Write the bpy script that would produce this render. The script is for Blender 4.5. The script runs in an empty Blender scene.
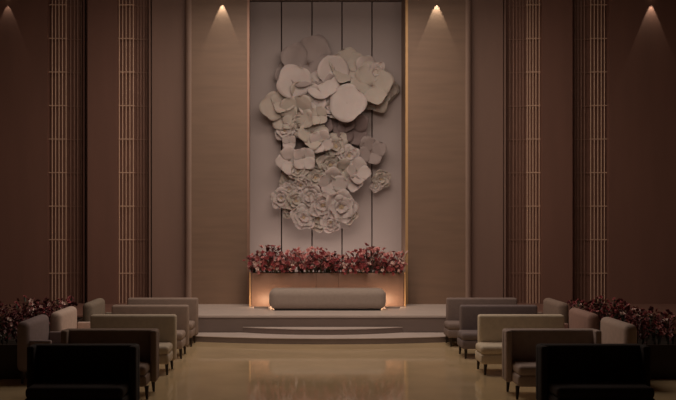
import bpy, bmesh, math, random
from mathutils import Vector, Matrix, noise
random.seed(7)
S = bpy.context.scene
C = S.collection
PI = math.pi
CX, CY, F, EYE = 299.0, 220.0, 1000.0, 2.1      # optical axis of the shifted lens; Y is the distance into the hall

def X(px, d): return (px - CX) * d / F
def Z(py, d): return EYE - (py - CY) * d / F

# ---------------------------------------------------------------- materials
def mat(name, col, rough=0.6, metal=0.0, var=0.12, scale=6.0, bump=0.0, bscale=80.0, stretch=(1, 1, 1), coat=0.0, sheen=0.0, emit=None, es=0.0, sub=0.0, ior=1.5):
    m = bpy.data.materials.new(name); m.use_nodes = True
    nt = m.node_tree; b = nt.nodes['Principled BSDF']
    b.inputs['Roughness'].default_value = rough
    b.inputs['Metallic'].default_value = metal
    b.inputs['IOR'].default_value = ior
    b.inputs['Coat Weight'].default_value = coat
    b.inputs['Sheen Weight'].default_value = sheen
    b.inputs['Subsurface Weight'].default_value = sub
    tc = nt.nodes.new('ShaderNodeTexCoord'); mp = nt.nodes.new('ShaderNodeMapping')
    mp.inputs['Scale'].default_value = stretch
    nt.links.new(tc.outputs['Object'], mp.inputs['Vector'])
    n = nt.nodes.new('ShaderNodeTexNoise'); n.inputs['Scale'].default_value = scale; n.inputs['Detail'].default_value = 5
    nt.links.new(mp.outputs['Vector'], n.inputs['Vector'])
    r = nt.nodes.new('ShaderNodeValToRGB')
    r.color_ramp.elements[0].position = 0.3; r.color_ramp.elements[1].position = 0.7
    r.color_ramp.elements[0].color = tuple(c * (1 - var) for c in col) + (1,)
    r.color_ramp.elements[1].color = tuple(min(1, c * (1 + var)) for c in col) + (1,)
    nt.links.new(n.outputs['Fac'], r.inputs['Fac']); nt.links.new(r.outputs['Color'], b.inputs['Base Color'])
    if bump:
        n2 = nt.nodes.new('ShaderNodeTexNoise'); n2.inputs['Scale'].default_value = bscale; n2.inputs['Detail'].default_value = 3
        nt.links.new(mp.outputs['Vector'], n2.inputs['Vector'])
        bp = nt.nodes.new('ShaderNodeBump'); bp.inputs['Strength'].default_value = bump; bp.inputs['Distance'].default_value = 0.01
        nt.links.new(n2.outputs['Fac'], bp.inputs['Height']); nt.links.new(bp.outputs['Normal'], b.inputs['Normal'])
    if emit:
        b.inputs['Emission Color'].default_value = emit + (1,); b.inputs['Emission Strength'].default_value = es
    return m

M = dict(
    wing=mat('wing_veneer', (0.22, 0.142, 0.10), 0.55, var=0.07, scale=1.2, stretch=(1, 1, 9), bump=0.12, bscale=14),
    outer=mat('outer_veneer', (0.235, 0.145, 0.115), 0.6, var=0.06, scale=1.0, stretch=(3, 3, 0.4)),
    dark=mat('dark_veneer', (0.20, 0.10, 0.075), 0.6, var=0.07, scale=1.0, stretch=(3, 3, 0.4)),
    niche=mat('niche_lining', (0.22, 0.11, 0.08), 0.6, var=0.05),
    edge=mat('lit_edge', (0.40, 0.285, 0.235), 0.5, var=0.05, stretch=(1, 1, 0.5)),  # paler than the wing: light caught by the rounded edge, as colour
    board=mat('mauve_panel', (0.36, 0.30, 0.295), 0.6, var=0.04, scale=0.8, bump=0.05, bscale=30),
    groove=mat('groove_backing', (0.05, 0.03, 0.028), 0.8),
    brass=mat('brushed_brass', (0.72, 0.50, 0.37), 0.5, metal=0.25, var=0.06),
    bronze=mat('shaded_bronze', (0.33, 0.20, 0.15), 0.5, metal=0.4, var=0.06),  # on the screens this darker tone stands in for shade
    gold=mat('gold_trim', (0.55, 0.34, 0.17), 0.6, metal=0.3, var=0.05),
    stage=mat('top_lit_stone', (0.58, 0.49, 0.45), 0.45, var=0.05, scale=3, bump=0.03),  # lightened against the risers, light from above put into the colour
    riser=mat('shaded_riser_stone', (0.21, 0.16, 0.142), 0.5, var=0.05, scale=3),  # darkened against the treads, shadow on the risers put into the colour
    floor=mat('floor_tan', (0.62, 0.47, 0.28), 0.06, var=0.08, scale=1.5, ior=1.8),
    plain=mat('hall_plaster', (0.20, 0.13, 0.105), 0.8, var=0.05),
    ceil=mat('ceiling_plaster', (0.25, 0.20, 0.18), 0.9, var=0.03),
    planter=mat('planter_panel', (0.25, 0.155, 0.118), 0.45, var=0.06, scale=2, stretch=(5, 5, 0.5)),
    bench=mat('bench_cloth', (0.36, 0.29, 0.25), 0.9, var=0.05, scale=20, bump=0.1, bscale=300, sheen=0.3),
    black=mat('black_metal', (0.015, 0.012, 0.012), 0.5),
    leg=mat('dark_wood_leg', (0.03, 0.018, 0.014), 0.45),
    white=mat('white_bloom', (0.50, 0.425, 0.415), 0.7, var=0.05, scale=4, sub=0.1),
    ivory=mat('ivory_bloom', (0.43, 0.37, 0.335), 0.7, var=0.06, scale=4, sub=0.1),
    mauve=mat('shade_bloom', (0.20, 0.15, 0.15), 0.75, var=0.05, scale=4),  # dark tone stands for the shaded gaps between the blooms
    faint=mat('faint_shade_bloom', (0.31, 0.255, 0.25), 0.75, var=0.04, scale=4),  # toned close to the boards, shade put into the petal colour
    centre=mat('bloom_centre', (0.50, 0.38, 0.27), 0.8, var=0.3, scale=40),
    crimson=mat('crimson_petal', (0.36, 0.075, 0.085), 0.7, var=0.3, scale=25),
    pink=mat('pink_petal', (0.68, 0.30, 0.29), 0.7, var=0.25, scale=25),
    pale=mat('pale_petal', (0.75, 0.55, 0.50), 0.7, var=0.2, scale=25),
    wine=mat('wine_leaf', (0.14, 0.03, 0.035), 0.6, var=0.4, scale=25),
    green=mat('dark_leaf', (0.035, 0.04, 0.02), 0.6, var=0.3, scale=25),
    soil=mat('soil', (0.03, 0.018, 0.012), 0.95, var=0.4, scale=40, bump=0.5),
    lamp=mat('lamp_glass', (0.8, 0.7, 0.55), 0.4, emit=(1.0, 0.78, 0.5), es=1.2),
    led=mat('led_strip', (0.8, 0.5, 0.3), 0.4, emit=(1.0, 0.58, 0.32), es=7.0),
)
def cloth(name, col): return mat(name, col, 0.92, var=0.06, scale=15, bump=0.12, bscale=260, sheen=0.0)

# ---------------------------------------------------------------- mesh helpers
def mb(): return bmesh.new()
def box(bm, x0, x1, y0, y1, z0, z1, bev=0.0, seg=3):
    t = bmesh.new()
    bmesh.ops.create_cube(t, size=1.0)
    for v in t.verts:
        v.co = Vector(((x0 + x1) / 2 + v.co.x * (x1 - x0), (y0 + y1) / 2 + v.co.y * (y1 - y0), (z0 + z1) / 2 + v.co.z * (z1 - z0)))
    if bev: bmesh.ops.bevel(t, geom=list(t.edges), offset=bev, segments=seg, profile=0.5, affect='EDGES')
    join(bm, t)
def join(bm, t):
    me = bpy.data.meshes.new('t'); t.to_mesh(me); t.free(); bm.from_mesh(me); bpy.data.meshes.remove(me)
def rod(bm, a, b, r0, r1=None, n=8):
    a = Vector(a); b = Vector(b); r1 = r0 if r1 is None else r1
    ax = (b - a); L = ax.length; q = ax.to_track_quat('Z', 'Y').to_matrix().to_4x4()
    bmesh.ops.create_cone(bm, cap_ends=True, segments=n, radius1=r0, radius2=r1, depth=L, matrix=Matrix.Translation((a + b) / 2) @ q)
def prism(bm, pts, z0, z1):
    lo = [bm.verts.new((x, y, z0)) for x, y in pts]; hi = [bm.verts.new((x, y, z1)) for x, y in pts]
    bm.faces.new(lo[::-1]); bm.faces.new(hi)
    for i in range(len(pts)): bm.faces.new((lo[i], lo[(i + 1) % len(pts)], hi[(i + 1) % len(pts)], hi[i]))
def obj(name, bm, m, parent=None, smooth=True):
    bmesh.ops.recalc_face_normals(bm, faces=bm.faces)
    me = bpy.data.meshes.new(name); bm.to_mesh(me); bm.free()
    if smooth:
        for p in me.polygons: p.use_smooth = True
        me.set_sharp_from_angle(angle=0.7)
    me.materials.append(m)
    o = bpy.data.objects.new(name, me); C.objects.link(o); o.parent = parent
    return o
def tag(o, label, cat, group=None):
    o['label'] = label; o['category'] = cat
    if group: o['group'] = group
    return o
def thing(name, label, cat, loc, rz=0.0, group=None):
    o = bpy.data.objects.new(name, None); C.objects.link(o); o.empty_display_size = 0.2
    o.location = loc; o.rotation_euler = (0, 0, rz)
    return tag(o, label, cat, group)
def struct(name, bm, m, smooth=False):
    o = obj(name, bm, m, None, smooth); o['kind'] = 'structure'; return o
def dup(root, loc, rz, label, scale=1.0):
    def cp(o, par):
        c = o.copy(); C.objects.link(c)
        if par: c.parent = par
        for ch in o.children: cp(ch, c)
        return c
    r = cp(root, None); r.location = loc; r.rotation_euler = (0, 0, rz); r['label'] = label; r.scale = (scale,) * 3
    return r
def recolour(root, m):
    for ch in root.children_recursive:
        if ch.name.split('.')[0] in ('seat_base', 'seat_cushion', 'backrest', 'armrest'):
            ch.data = ch.data.copy(); ch.data.materials[0] = m

# ---------------------------------------------------------------- room shell
WL, WR, TOP, ST = -6.4, 8.0, 6.8, 0.40        # side walls, ceiling, stage level
D0 = 17.8                                      # stage front
b = mb(); box(b, WL, WR, -2, 22.2, -0.2, 0); struct('floor', b, M['floor'])
b = mb(); box(b, WL, WR, -2, 22.2, TOP, TOP + 0.2); struct('ceiling', b, M['ceil'])
b = mb(); box(b, WL - 0.2, WL, -2, 22.2, 0, TOP); struct('wall_left', b, M['plain'])
b = mb(); box(b, WR, WR + 0.2, -2, 22.2, 0, TOP); struct('wall_right', b, M['plain'])
b = mb(); box(b, WL, WR, -2.2, -2, 0, TOP); struct('wall_back', b, M['plain'])
b = mb(); box(b, WL, WR, 21.6, 22.2, 0, TOP); struct('wall_front', b, M['groove'])

# stage with its two bowed steps
SX0, SX1 = -2.75, 3.60
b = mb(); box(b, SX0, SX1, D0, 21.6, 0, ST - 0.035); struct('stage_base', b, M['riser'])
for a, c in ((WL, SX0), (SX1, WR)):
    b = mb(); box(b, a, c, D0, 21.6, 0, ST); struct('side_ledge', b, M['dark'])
b = mb(); box(b, SX0, SX1, D0 - 0.015, 21.6, ST - 0.035, ST); struct('stage_top', b, M['stage'])
def arc(cx, half, sag, n=48):
    R = (half * half + sag * sag) / (2 * sag); pts = []
    a = math.asin(min(1, half / R))
    for i in range(n + 1):
        t = -a + 2 * a * i / n
        pts.append((cx + R * math.sin(t), D0 - 0.016 - sag + R * (1 - math.cos(t))))
    pts += [(cx + half, D0 - 0.016), (cx - half, D0 - 0.016)] if False else []
    return pts
def step(name, cx, half, sag, z0, z1, label):
    e = thing(name, label, 'step', (0, 0, z0))
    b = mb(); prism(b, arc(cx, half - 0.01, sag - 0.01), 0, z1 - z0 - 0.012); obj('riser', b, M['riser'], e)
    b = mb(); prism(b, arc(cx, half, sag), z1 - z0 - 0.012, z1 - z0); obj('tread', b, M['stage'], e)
step('curved_step', 0.49, 3.45, 0.90, 0, 0.10, 'wide low bowed stone step lying on the floor along the stage front')
step('curved_step', 0.42, 1.42, 0.39, 0.10, 0.20, 'short bowed upper step resting on the wider step, centred below the bench')

# stepped wall behind the stage, built from boxes standing on the stage
n = [0]
def trim(x0, x1, y0, y1, m, z0=ST, z1=TOP, bull=None):
    n[0] += 1
    b = mb(); box(b, x0, x1, y0, y1, z0, z1)
    return struct('trim_%d' % n[0], b, m)
WD = 20.2                                      # face of the two wing walls
BD = 21.5                                      # face of the mauve boards
# wing walls; light on the rounded outer edge is put into its pale colour
def wing(xi, xo, side):
    n[0] += 1
    r = 0.10; pts = [(xi, 21.6), (xi, WD)]
    pts += [(xo - side * r, WD)]
    b = mb(); prism(b, [(xi, WD), (xo - side * 0.13, WD), (xo - side * 0.13, 21.6), (xi, 21.6)], ST, TOP)
    struct('trim_%d' % n[0], b, M['wing'])
    n[0] += 1
    w = 0.13; pts = [(xo - side * w, 21.6), (xo - side * w, WD)]
    for i in range(9):
        t = i / 8 * PI / 2
        pts.append((xo - side * w + side * w * math.sin(t), WD + w * (1 - math.cos(t)) - 0.012 * math.cos(t)))
    pts.append((xo, 21.6))
    b = mb(); prism(b, pts, ST, TOP); struct('trim_%d' % n[0], b, M['edge'], True)
wing(X(247, WD), X(185, WD), -1)
wing(X(408, WD), X(472, WD), 1)
# outer panels: (px0, px1, face distance, material)
PD, ND, KD = 20.45, 20.58, 20.25
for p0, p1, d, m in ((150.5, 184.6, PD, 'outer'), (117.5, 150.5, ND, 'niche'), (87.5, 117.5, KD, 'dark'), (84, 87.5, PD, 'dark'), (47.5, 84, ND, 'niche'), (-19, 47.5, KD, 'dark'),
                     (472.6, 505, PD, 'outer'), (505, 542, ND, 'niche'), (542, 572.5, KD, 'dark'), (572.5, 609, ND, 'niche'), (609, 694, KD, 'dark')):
    x0 = X(p0, KD); x1 = X(p1, KD)
    x0 = max(x0, WL); x1 = min(x1, WR)
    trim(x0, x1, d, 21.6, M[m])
for p in (148.6, 82.4, 506.6, 573.6):           # slim reveals beside the screens
    trim(X(p - 0.7, KD), X(p + 0.7, KD), PD - 0.06, ND, M['outer' if p in (148.6, 506.6) else 'dark'])

# five tall mauve boards with shadow gaps
places = ['leftmost of the five, beside the left wing wall', 'second from the left, behind the white blooms', 'middle one of the five, behind the white blooms',
          'fourth from the left, behind the white blooms', 'rightmost of the five, beside the right wing wall']
ed = [248, 281.5, 312, 342, 372, 408]
for i in range(5):
    g = 0.012
    b = mb(); box(b, X(ed[i], BD) + g, X(ed[i + 1], BD) - g, BD, 21.6, ST, TOP - 0.01, 0.006, 2)
    tag(obj('wall_panel', b, M['board'], smooth=False), 'tall mauve grey wall board, ' + places[i], 'wall panel', 'mauve boards behind the stage')
# strips for the recess jambs; warm light is put into the gold colour
for i, (px, s) in enumerate(((247, -1), (408, 1))):
    b = mb(); x = X(px, WD); box(b, min(x, x - s * 0.05), max(x, x - s * 0.05), WD - 0.01, WD + 0.05, ST, TOP - 0.01)
    tag(obj('corner_trim', b, M['gold' if s > 0 else 'bronze'], smooth=False), ('warm-light gold' if s > 0 else 'dark bronze') + ' corner strip on the %s edge of the mauve recess' % ('right' if s > 0 else 'left'), 'trim')

# ---------------------------------------------------------------- rod screens
def screen(bright, dim, p0, p1, label):
    d = 20.42
    e = thing('rod_screen', label, 'screen', (X((p0 + p1) / 2, d), d, ST), 0, 'metal rod screens in the wall niches')
    ox = e.location.x
    for p in bright:
        b = mb(); rod(b, (X(p, d) - ox, -0.02, 0), (X(p, d) - ox, -0.02, TOP - ST - 0.01), 0.0105, n=10); obj('rod', b, M['brass'], e)
    for p in dim:  # less lit rods: shade put into a thinner, darker metal
        b = mb(); rod(b, (X(p, d) - ox, 0.10, 0), (X(p, d) - ox, 0.10, TOP - ST - 0.01), 0.009, n=8)
        o = obj('rod', b, M['bronze'], e); o['label'] = 'rod darkened for shade'
    for k in range(9):
        z = 1.015 + 0.684 * k - ST
        b = mb(); box(b, X(min(bright) - 1.2, d) - ox, X(max(bright) + 1.2, d) - ox, -0.036, -0.026, z - 0.009, z + 0.009)
        obj('rail', b, M['brass'], e)
        b = mb(); box(b, X(p0, d) - ox, X(p1, d) - ox, 0.085, 0.095, z - 0.006, z + 0.006)
        o = obj('rail', b, M['bronze'], e); o['label'] = 'rail darkened for shade'
screen([119.5, 122.8, 126.2, 130, 133.4], [137, 140, 143, 146], 119, 147.5, 'brass rod screen in the wall niche above the left sofas, nearer the stage')
screen([49, 52.4, 55.8, 59.2, 62.6, 66.2], [69.5, 73, 76.5, 80], 49, 81.5, 'dim brass rod screen at the far left, above the left flower bed')
screen([527, 529.8, 532.8, 535.8, 539], [511, 514.5, 518, 521.2, 524.2], 509, 541, 'brightest brass rod screen, in the niche above the right sofas')
screen([590.5, 594, 597.6, 601, 604.2, 607.2], [576.5, 579.5, 582.6, 586], 575.5, 608, 'dim brass rod screen at the far right, above the right flower bed')

# ---------------------------------------------------------------- wall spots
def light(kind, name, loc, e, col, **k):
    l = bpy.data.lights.new(name, kind); l.energy = e; l.color = col
    rot = k.pop('rot', (0, 0, 0))
    for a, v in k.items(): setattr(l, a, v)
    o = bpy.data.objects.new(name, l); C.objects.link(o); o.location = loc; o.rotation_euler = rot
    return o
for px, en, lab in ((222, 10, 'on the left wing wall'), (437, 11, 'on the right wing wall'), (652, 5, 'at the far right dark wall'), (7, 1.5, 'at the far left dark wall')):
    d = (WD if px in (222, 437) else KD) - 0.062
    x = X(px, d)
    en *= 4
    e = thing('wall_spotlight', 'small dark ceiling downlight grazing the wall ' + lab, 'spotlight', (x, d, 6.6), 0, 'ceiling downlights along the wall')
    b = mb(); rod(b, (0, 0, 0), (0, 0, 0.2), 0.045, n=20); obj('housing', b, M['black'], e)
    b = mb(); rod(b, (0, 0, -0.006), (0, 0, 0.0), 0.03, n=20); obj('lens', b, M['lamp'], e)
    light('SPOT', 'wall_spot_lamp', (x, d, 6.585), en, (1.0, 0.86, 0.66), spot_size=math.radians(44), spot_blend=0.12, shadow_soft_size=0.01)

# ---------------------------------------------------------------- flowers
def petal(bm, mtx, L, W, cup, ruf, nu=6, nv=6, seed=0.0, back=0.0):
    rows = []
    for i in range(nu + 1):
        u = i / nu; r = []
        wv = W * math.sqrt(max(0.0, 1 - ((u - 0.56) / 0.60) ** 2))
        for j in range(nv + 1):
            v = -1 + 2 * j / nv
            x = wv * 0.5 * v
            y = L * (u - 0.26 * u * u * v * v)
            z = cup * L * (u * u * 0.5 + 0.22 * v * v * u) - back * L * max(0, u - 0.7) ** 1.0
            z += ruf * L * u * math.sin(5.5 * v + seed) * 0.5 + ruf * L * u * 0.5 * math.sin(9 * u + seed * 2)
            r.append(bm.verts.new(mtx @ Vector((x, y, z))))
        rows.append(r)
    for i in range(nu):
        for j in range(nv):
            bm.faces.new((rows[i][j], rows[i][j + 1], rows[i + 1][j + 1], rows[i + 1][j]))
def bloom_bm(R, layers, ruf, rnd, res=6):
    """bloom facing +Z, centre at the origin"""
    b = mb()
    for li, (cnt, L, W, tilt) in enumerate(layers):
        off = rnd.random() * 6
        for k in range(cnt):
            a = off + 2 * PI * k / cnt + rnd.uniform(-.12, .12)
            m = Matrix.Rotation(a, 4, 'Z') @ Matrix.Translation((0, 0.03 * R, 0.04 * R * li)) @ Matrix.Rotation(math.radians(tilt + rnd.uniform(-7, 7)), 4, 'X')
            petal(b, m, R * L * rnd.uniform(.9, 1.08), R * W * rnd.uniform(.92, 1.08), 0.28, ruf, res, res, rnd.random() * 6, 0.25)
    return b
cl = thing('bloom_sculpture', 'tall cascade of giant white paper blooms mounted on the mauve wall boards', 'wall sculpture', (X(328, BD), BD, Z(140, BD)))
rnd = random.Random(11)
b = mb(); box(b, -.55, .45, -.03, -.001, -1.9, 1.6, .004, 1); obj('mounting_plate', b, M['board'], cl, False)
SM = [(4, 1.0, 1.12, 13)]
PE = [(1, 2.0, 2.0, 0)]
RU = [(5, 1.0, 1.1, 6), (5, .74, .9, 18), (4, .45, .6, 38)]
blooms = [  # px, py, radius px, kind, distance in front of the boards, material
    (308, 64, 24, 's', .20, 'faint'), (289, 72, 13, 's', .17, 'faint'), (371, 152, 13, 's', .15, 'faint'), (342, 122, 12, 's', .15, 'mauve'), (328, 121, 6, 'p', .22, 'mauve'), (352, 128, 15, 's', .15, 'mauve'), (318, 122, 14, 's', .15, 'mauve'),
    (385, 90, 13, 'r', .15, 'ivory'), (376, 97, 14, 'r', .22, 'ivory'), (345, 68, 17, 's', .22, 'ivory'), (366, 66, 10, 'p', .32, 'white'), (355, 62, 9, 'p', .28, 'ivory'), (376, 72, 10, 'r', .30, 'white'), (372, 86, 20, 's', .34, 'ivory'), (322, 84, 15, 'p', .40, 'white'), (333, 71, 15, 'p', .37, 'white'),
    (294, 82, 15, 'p', .44, 'white'), (303, 92, 13, 's', .30, 'ivory'), (274, 106, 12, 'p', .34, 'ivory'), (283, 101, 11, 's', .30, 'ivory'), (347, 103, 16, 'p', .52, 'white'), (311, 100, 14, 's', .30, 'white'), (298, 112, 17, 's', .30, 'ivory'), (285, 118, 12, 's', .22, 'ivory'),
    (330, 106, 12, 'r', .28, 'white'), (318, 116, 9, 's', .40, 'ivory'), (285, 131, 10, 'r', .20, 'white'), (300, 127, 11, 'r', .24, 'ivory'), (312, 133, 14, 's', .36, 'ivory'), (322, 141, 11, 's', .42, 'white'), (289, 143, 7, 's', .28, 'white'),
    (289, 161, 12, 's', .32, 'white'), (304, 158, 11, 's', .38, 'white'), (298, 171, 9, 'r', .34, 'ivory'), (336, 147, 13, 'r', .24, 'ivory'), (349, 156, 11, 'r', .30, 'white'), (343, 171, 12, 's', .36, 'ivory'), (357, 172, 12, 's', .40, 'white'),
    (354, 183, 8, 's', .42, 'white'), (330, 165, 12, 'r', .26, 'ivory'), (318, 160, 12, 'r', .22, 'ivory'), (331, 182, 13, 's', .40, 'white'), (315, 178, 11, 'r', .28, 'ivory'), (301, 185, 10, 'r', .30, 'white'), (288, 179, 8, 'r', .20, 'ivory'), (289, 190, 9, 'r', .25, 'white'), (281, 198, 10, 'r', .30, 'white'),
    (296, 201, 11, 'r', .30, 'ivory'), (311, 197, 12, 'r', .36, 'white'), (323, 205, 13, 'r', .42, 'white'), (341, 207, 15, 'r', .46, 'white'), (349, 214, 9, 'r', .40, 'ivory'), (303, 218, 12, 'r', .38, 'white'),
    (318, 219, 11, 'r', .32, 'ivory'), (330, 222, 10, 'r', .38, 'white'), (291, 211, 8, 'r', .26, 'ivory'), (334, 193, 9, 'r', .34, 'ivory'), (381, 179, 9, 'r', .16, 'ivory'), (376, 186, 6, 'r', .16, 'white')]
for px, py, rp, kind, off, m in blooms:
    off = max(off, .18)
    d = BD - off; R = rp * d / F * (1.22 if kind == 's' else 1.18)
    loc = Vector((X(px, d), d, Z(py, d))) - cl.location
    b = bloom_bm(R, {'s': SM, 'r': RU, 'p': PE}[kind], {'s': .05, 'r': .12, 'p': .015}[kind], rnd, 10 if kind == 'p' else 6)
    if kind == 'p':
        for v in b.verts: v.co.z -= .25 * R
        c0 = sum((v.co for v in b.verts), Vector()) / len(b.verts)
        for v in b.verts: v.co -= c0
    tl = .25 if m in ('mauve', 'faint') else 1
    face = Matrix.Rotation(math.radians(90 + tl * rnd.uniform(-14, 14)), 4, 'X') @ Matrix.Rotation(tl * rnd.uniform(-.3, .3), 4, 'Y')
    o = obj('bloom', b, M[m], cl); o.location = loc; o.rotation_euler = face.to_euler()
    md = o.modifiers.new('thick', 'SOLIDIFY'); md.thickness = 0.006
    if m in ('mauve', 'faint'): o['label'] = 'bloom darkened for shade, lying flat behind the white ones'
    b = mb(); rod(b, (0, 0, 0.0), (0, -off + .006, 0) , 0.01, n=6)
    for v in b.verts: v.co = face.inverted().to_3x3() @ Vector((v.co.x, -v.co.y, v.co.z))
    obj('stalk', b, M['bronze'], o)
    if kind == 'r':
        b = mb()
        for k in range(14):
            a = k * 2.4; rr = R * .13 * math.sqrt(k / 14)
            bmesh.ops.create_icosphere(b, subdivisions=1, radius=R * .045, matrix=Matrix.Translation((rr * math.cos(a), rr * math.sin(a), R * .16)))
        obj('flower_centre', b, M['centre'], o)

# flower sprays: stem, leaves and blossoms
def spray(rnd, h, bm_, leafm, n_bl, label, group):
    e = thing('flower_spray', label, 'flowers', (0, 0, 0), 0, group)
    tips = []
    b = mb()
    for k in range(n_bl):
        a = 2 * PI * k / n_bl + rnd.uniform(-.4, .4); rr = rnd.uniform(.03, .14) if k else 0.01
        tip = Vector((rr * math.cos(a), rr * math.sin(a), h * rnd.uniform(.35, 1.0) if k else h))
        mid = tip * 0.5 + Vector((0, 0, .03)); mid.x *= .5; mid.y *= .5
        rod(b, (0, 0, 0), mid, .004, .003, 5); rod(b, mid, tip, .003, .002, 5); tips.append(tip)
    obj('stem', b, M['green'], e)
    b = mb()
    for k in range(12):
        a = rnd.uniform(0, 6.28); z = h * rnd.uniform(.15, .85)
        m = Matrix.Translation((0.02 * math.cos(a), .02 * math.sin(a), z)) @ Matrix.Rotation(a, 4, 'Z') @ Matrix.Rotation(math.radians(rnd.uniform(5, 65)), 4, 'X')
        petal(b, m, rnd.uniform(.07, .12), .04, .1, .05, 4, 2, a)
    obj('leaf_cluster', b, leafm, e)
    for t in tips:
        R = rnd.uniform(.032, .05)
        b = bloom_bm(R, [(5, 1, .9, 20), (4, .65, .7, 50)], .12, rnd, 3)
        o = obj('blossom', b, M[rnd.choice(bm_)], e); o.location = t
        o.rotation_euler = (rnd.uniform(.2, 1.3), 0, rnd.uniform(-1.2, 1.2))
    return e

# planter behind the bench
PY = 19.65
px0, px1 = X(250, PY), X(405, PY)
pl = thing('long_planter', 'long brown planter standing behind the bench with thin gold end posts', 'planter', ((px0 + px1) / 2, PY + 0.2, ST))
hw = (px1 - px0) / 2; PH = 0.66
for a, c in ((-hw + .03, -.22), (-.22, .22), (.22, hw - .03)):
    b = mb(); box(b, a + .002, c - .002, -0.2, -0.18, 0.0, PH, .003, 2); obj('front_panel', b, M['planter'], pl)
b = mb(); box(b, -hw + .03, hw - .03, 0.17, 0.19, 0, PH); obj('rear_panel', b, M['planter'], pl, False)
for s in (-1, 1):
    b = mb(); box(b, s * (hw - .03) - .01, s * (hw - .03) + .01, -.18, .17, 0, PH); obj('side_panel', b, M['planter'], pl, False)
    b = mb(); box(b, s * hw - .014, s * hw + .014, -.215, -.185, 0, PH + .02, .003, 2); obj('end_post', b, M['gold'], pl, False)
b = mb(); box(b, -hw + .03, hw - .03, -.18, .17, PH - .06, PH - .04); obj('soil', b, M['soil'], pl, False)
LB = {'crimson': 'crimson spray of small blossoms in the long planter behind the bench', 'pink': 'pink spray of small blossoms in the long planter behind the bench', 'wine': 'dark wine red leafy spray in the long planter behind the bench'}
r2 = random.Random(5)
GR = 'flower sprays in the long planter'
protos = [(spray(r2, .44, ['crimson', 'crimson', 'pink'], M['wine'], 6, LB['crimson'], GR), 'crimson'), (spray(r2, .40, ['crimson', 'pink', 'pink'], M['wine'], 9, LB['crimson'], GR), 'crimson'),
          (spray(r2, .42, ['pink', 'pale', 'pink'], M['crimson'], 9, LB['pink'], GR), 'pink'), (spray(r2, .36, ['pink', 'crimson', 'pale'], M['wine'], 8, LB['pink'], GR), 'pink'),
          (spray(r2, .46, ['crimson'], M['wine'], 6, LB['wine'], GR), 'wine')]
spots = []
N = 34
for row in range(3):
    for i in range(N):
        spots.append((pl.location.x - hw + .02 + (2 * hw - .04) * (i + .5 + r2.uniform(-.35, .35)) / N, pl.location.y - .15 + .12 * row + r2.uniform(-.03, .03), row))
first = {}
for i, (x, y, row) in enumerate(spots):
    k = r2.choice([0, 0, 1, 1, 2, 3, 3, 4]) if i >= 5 else i
    p, nm = protos[k]
    z = ST + PH - .045
    rz = r2.uniform(0, 6.28); sc = r2.uniform(.9, 1.2) * (1 + .10 * math.sin(i % N * .55))
    if k not in first: first[k] = 1; o = p; o.location = (x, y, z); o.rotation_euler = (0, 0, rz)
    else: o = dup(p, (x, y, z), rz, LB[nm])
    o.scale = (sc,) * 3
    if row == 0: o.rotation_euler = (r2.uniform(.25, .75), r2.uniform(-.3, .3), r2.uniform(-.4, .4))

# ---------------------------------------------------------------- bench on the stage
BY = 18.72
e = thing('stage_bench', 'long rounded taupe upholstered bench alone at the centre of the stage', 'bench', (X(327.7, BY), BY + .26, ST))
bw = 117.5 * BY / F / 2
b = mb(); box(b, -bw, bw, -.26, .26, .02, .405, .13, 8); obj('seat_pad', b, M['bench'], e)
b = mb(); box(b, -bw + .1, bw - .1, -.2, .2, 0, .03, .004, 1); obj('plinth', b, M['black'], e)
b = mb(); box(b, -bw + .02, bw - .02, .255, .268, .02, .06); o = obj('light_strip', b, M['led'], e, False); o['label'] = 'warm glowing strip along the back of the bench'

for s in (-1, 1):
    ux = e.location.x + s * (bw + .165)
    u = thing('stage_uplight', 'slim dark uplight bar on the stage beside the %s end of the bench' % ('left' if s < 0 else 'right'), 'light', (ux, PY - .40, ST), 0, 'uplights beside the bench')
    b = mb(); box(b, -.14, .14, -.015, 0, 0, .035, .003, 1); box(b, -.14, .14, 0, .04, 0, .01); obj('housing', b, M['bench'], u, False)
    b = mb(); box(b, -.13, .13, 0.002, .012, .012, .030); obj('lens', b, M['lamp'], u, False)
    light('AREA', 'stage_uplight_lamp', (ux, PY - .38, ST + .04), 2.4, (1, .66, .40), shape='RECTANGLE', size=.26, size_y=.03, rot=(math.radians(100), 0, 0))

# ---------------------------------------------------------------- seating
def leg_bm(x, y, h=.16):
    b = mb(); rod(b, (x, y, h), (x * 1.015, y * 1.03, 0), .026, .014, 12); return b
def seat_thing(name, label, cat, W, Dp, H, m, arms, group, seat_inset=0.0, armh=None, bev=.035):
    e = thing(name, label, cat, (0, 0, 0), 0, group)
    aw = .075 if arms else 0
    armh = armh or H
    bt = .17
    bi = 0 if arms else .06; si = 0 if arms else .035
    b = mb(); box(b, -W / 2 + bi, W / 2, Dp / 2 - bt, Dp / 2, .15 if arms else .13, H, bev, 4); obj('backrest', b, m, e)
    if arms:
        for s in (-1, 1):
            b = mb(); box(b, s * (W / 2 - aw / 2) - aw / 2, s * (W / 2 - aw / 2) + aw / 2, -Dp / 2 if armh < H else Dp / 2 - .29, Dp / 2 - (bt if armh < H else bt * .5), .15, armh, .022, 3); obj('armrest', b, m, e)
    b = mb(); box(b, -W / 2 + aw * .9, W / 2 - aw * .9 - si, -Dp / 2 + (.02 if arms else 0), Dp / 2 - bt * .9, .15, .285, .03, 3); obj('seat_base', b, m, e)
    b = mb(); box(b, -W / 2 + aw, W / 2 - aw - si, -Dp / 2 + .0 + (.02 if arms else 0), Dp / 2 - bt, .275, .395, .045, 4); obj('seat_cushion', b, m, e)
    for sx in (-1, 1):
        for sy in (-1, 1): obj('leg', leg_bm(sx * (W / 2 - .07), sy * (Dp / 2 - .07)), M['leg'], e)
    return e
LX, RX = -1.725, 2.46
rows = [17.18, 15.74, 14.15, 12.30, 10.80]
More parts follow.
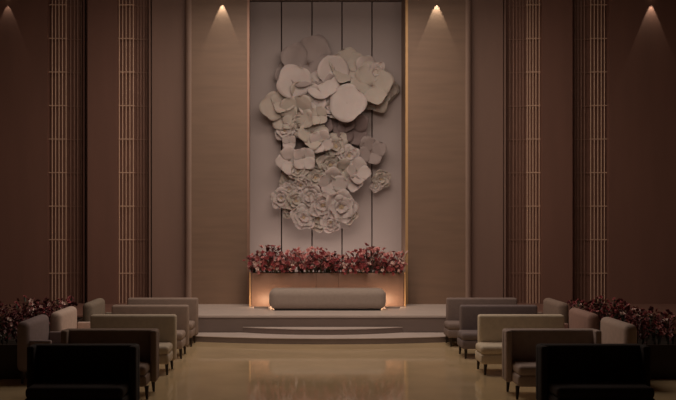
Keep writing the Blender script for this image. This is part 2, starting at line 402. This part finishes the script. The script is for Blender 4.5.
fab = {
    ('L', 0): (.30, .225, .19), ('L', 1): (.33, .25, .21), ('L', 2): (.50, .42, .33), ('L', 3): (.25, .18, .145), ('L', 4): (.012, .004, .004),  # last one near black: the unlit end put into its cloth colour
    ('R', 0): (.22, .165, .15), ('R', 1): (.18, .14, .14), ('R', 2): (.68, .58, .45), ('R', 3): (.46, .36, .32), ('R', 4): (.012, .004, .004)}  # last one blackened likewise in place of missing light
lab = {
    ('L', 0): 'brown armless two-seat sofa left of the aisle, nearest the stage', ('L', 1): 'brown armless two-seat sofa left of the aisle, second from the stage',
    ('L', 2): 'light greige armless two-seat sofa at the left of the aisle', ('L', 3): 'dark brown sofa with arms left of the aisle, just behind the blackened one',
    ('L', 4): 'shade-blackened sofa with arms at the bottom left of the photo',
    ('R', 0): 'grey brown armless two-seat sofa right of the aisle, nearest the stage', ('R', 1): 'mauve grey armless two-seat sofa right of the aisle, second from the stage',
    ('R', 2): 'light beige armless two-seat sofa at the right of the aisle', ('R', 3): 'brown sofa with arms right of the aisle, just behind the blackened one',
    ('R', 4): 'shade-blackened sofa with arms at the bottom right of the photo'}
pa = pb = None
for side in 'LR':
    for i, d in enumerate(rows):
        SW = 1.26 if i < 3 else 1.15
        cx = (LX if i < 3 else -1.715) - SW / 2 if side == 'L' else (RX if i < 3 else 2.49 if i == 3 else 2.55) + SW / 2
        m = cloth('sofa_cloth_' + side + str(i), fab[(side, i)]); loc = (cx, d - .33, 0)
        if i < 3:
            if pa is None: pa = o = seat_thing('armless_sofa', lab[(side, i)], 'sofa', 1.26, .66, .77, m, False, 'sofas in rows beside the aisle')
            else: o = dup(pa, loc, 0, lab[(side, i)]); recolour(o, m)
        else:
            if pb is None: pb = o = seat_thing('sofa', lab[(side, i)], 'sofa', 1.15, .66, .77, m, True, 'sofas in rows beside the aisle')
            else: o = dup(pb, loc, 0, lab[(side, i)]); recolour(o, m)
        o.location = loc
# chairs at the outer ends, backs to the side walls, facing the aisle
CH = [('L', -3.62, 12.78, (.26, .20, .20), 'mauve grey lounge chair by the left flowers, nearest of the three'),
      ('L', -3.52, 14.08, (.66, .51, .44), 'pale pinkish beige lounge chair, middle one of the three by the left flowers'),
      ('L', -3.40, 15.65, (.26, .21, .165), 'olive brown lounge chair, farthest of the three by the left flowers'),
      ('R', 4.22, 12.42, (.46, .35, .30), 'pale taupe lounge chair at the far right, nearest of the three by the right flowers'),
      ('R', 4.18, 13.85, (.34, .21, .175), 'reddish brown lounge chair, middle one of the three by the right flowers'),
      ('R', 4.25, 15.70, (.25, .18, .145), 'brown lounge chair, farthest of the three by the right flowers')]
pc = None
for i, (side, xr, y0, col, lb) in enumerate(CH):
    m = cloth('chair_cloth_%d' % i, col); Dp = .45; W = 1.08
    loc = (xr + (Dp / 2 if side == 'L' else -Dp / 2), y0 + W / 2, 0); rz = PI / 2 if side == 'L' else -PI / 2
    if pc is None:
        pc = o = seat_thing('lounge_chair', lb, 'chair', W, Dp, .80, m, True, 'lounge chairs at the outer ends', armh=.56, bev=.075)
        o.location = loc; o.rotation_euler = (0, 0, rz)
    else: o = dup(pc, loc, rz, lb); recolour(o, m)

# flower beds along both sides
for side, x0, x1, y0, y1 in (('left', -4.75, -3.62, 13.2, 17.0), ('right', 4.42, 5.45, 13.2, 17.0)):
    e = thing('flower_trough', 'low dark trough of red flowers along the %s side of the hall' % side, 'planter', ((x0 + x1) / 2, (y0 + y1) / 2, 0))
    w = (x1 - x0) / 2; l = (y1 - y0) / 2
    b = mb()
    box(b, -w, w, -l, -l + .03, 0, .45); box(b, -w, w, l - .03, l, 0, .45); box(b, -w, -w + .03, -l + .03, l - .03, 0, .45); box(b, w - .03, w, -l + .03, l - .03, 0, .45)
    obj('wall_panel', b, M['leg'], e, False)
    b = mb(); box(b, -w + .03, w - .03, -l + .03, l - .03, 0, .40); obj('soil', b, M['soil'], e, False)
    g = 'flower sprays in the %s trough' % side
    LS = {'wine': 'dark wine red leafy spray growing in the trough along the %s side' % side, 'pale': 'spray with pale blossoms growing in the trough along the %s side' % side}
    ps = [(spray(r2, .40, ['wine', 'wine', 'crimson'], M['wine'], 6, LS['wine'], g), 'wine'), (spray(r2, .42, ['wine', 'wine', 'crimson'], M['green'], 6, LS['wine'], g), 'wine'), (spray(r2, .42, ['pale', 'pink'], M['wine'], 5, LS['pale'], g), 'pale')]
    seen = set(); ny = 18
    for i in range(ny):
        for j in range(5):
            k = (i * 5 + j) if i * 5 + j < 3 else r2.choice([0, 0, 1, 1, 0, 1, 2])
            p, nm = ps[k]
            loc = (x0 + .1 + (x1 - x0 - .2) * (j + .5 + r2.uniform(-.3, .3)) / 5, y0 + .1 + (y1 - y0 - .2) * (i + .5) / ny, .395)
            rz = r2.uniform(0, 6.28)
            if k not in seen: seen.add(k); o = p; o.location = loc; o.rotation_euler = (0, 0, rz)
            else: o = dup(p, loc, rz, LS[nm])
            o.scale = (r2.uniform(.6, 1.05),) * 3

# ---------------------------------------------------------------- light
W_ = (1.0, 0.82, 0.67)
light('AREA', 'stage_ceiling_lamp', (0.5, 18.3, 6.5), 85, W_, shape='RECTANGLE', size=4.5, size_y=1.0)
light('AREA', 'aisle_ceiling_lamp', (0.4, 15.2, 6.5), 125, W_, shape='RECTANGLE', size=4.0, size_y=2.0)
light('AREA', 'wall_wash_fill', (0.5, 12.5, 6.3), 68, (1.0, .80, .66), shape='RECTANGLE', size=6, size_y=1.2, rot=(math.radians(66), 0, 0), spread=math.radians(120))  # added unseen fill that brightens wall and rods from the front
light('AREA', 'panel_uplight', (0.6, 20.75, 1.0), 14, (1, .80, .66), shape='RECTANGLE', size=2.8, size_y=.15, rot=(PI - .25, 0, 0))
w = bpy.data.worlds.new('World'); S.world = w; w.use_nodes = True
w.node_tree.nodes['Background'].inputs['Color'].default_value = (.02, .015, .012, 1)

cam = bpy.data.cameras.new('Camera'); co = bpy.data.objects.new('Camera', cam); C.objects.link(co)
co.location = (0, 0, EYE); co.rotation_euler = (PI / 2, 0, 0)
cam.sensor_width = 36; cam.lens = F / 676 * 36; cam.shift_x = (338 - CX) / 676; cam.shift_y = (CY - 200) / 676
cam.clip_end = 100
S.camera = co
S.view_settings.view_transform = 'Standard'; S.view_settings.look = 'None'
S.view_settings.gamma = 1; S.view_settings.exposure = 0.0; S.view_settings.use_curve_mapping = False
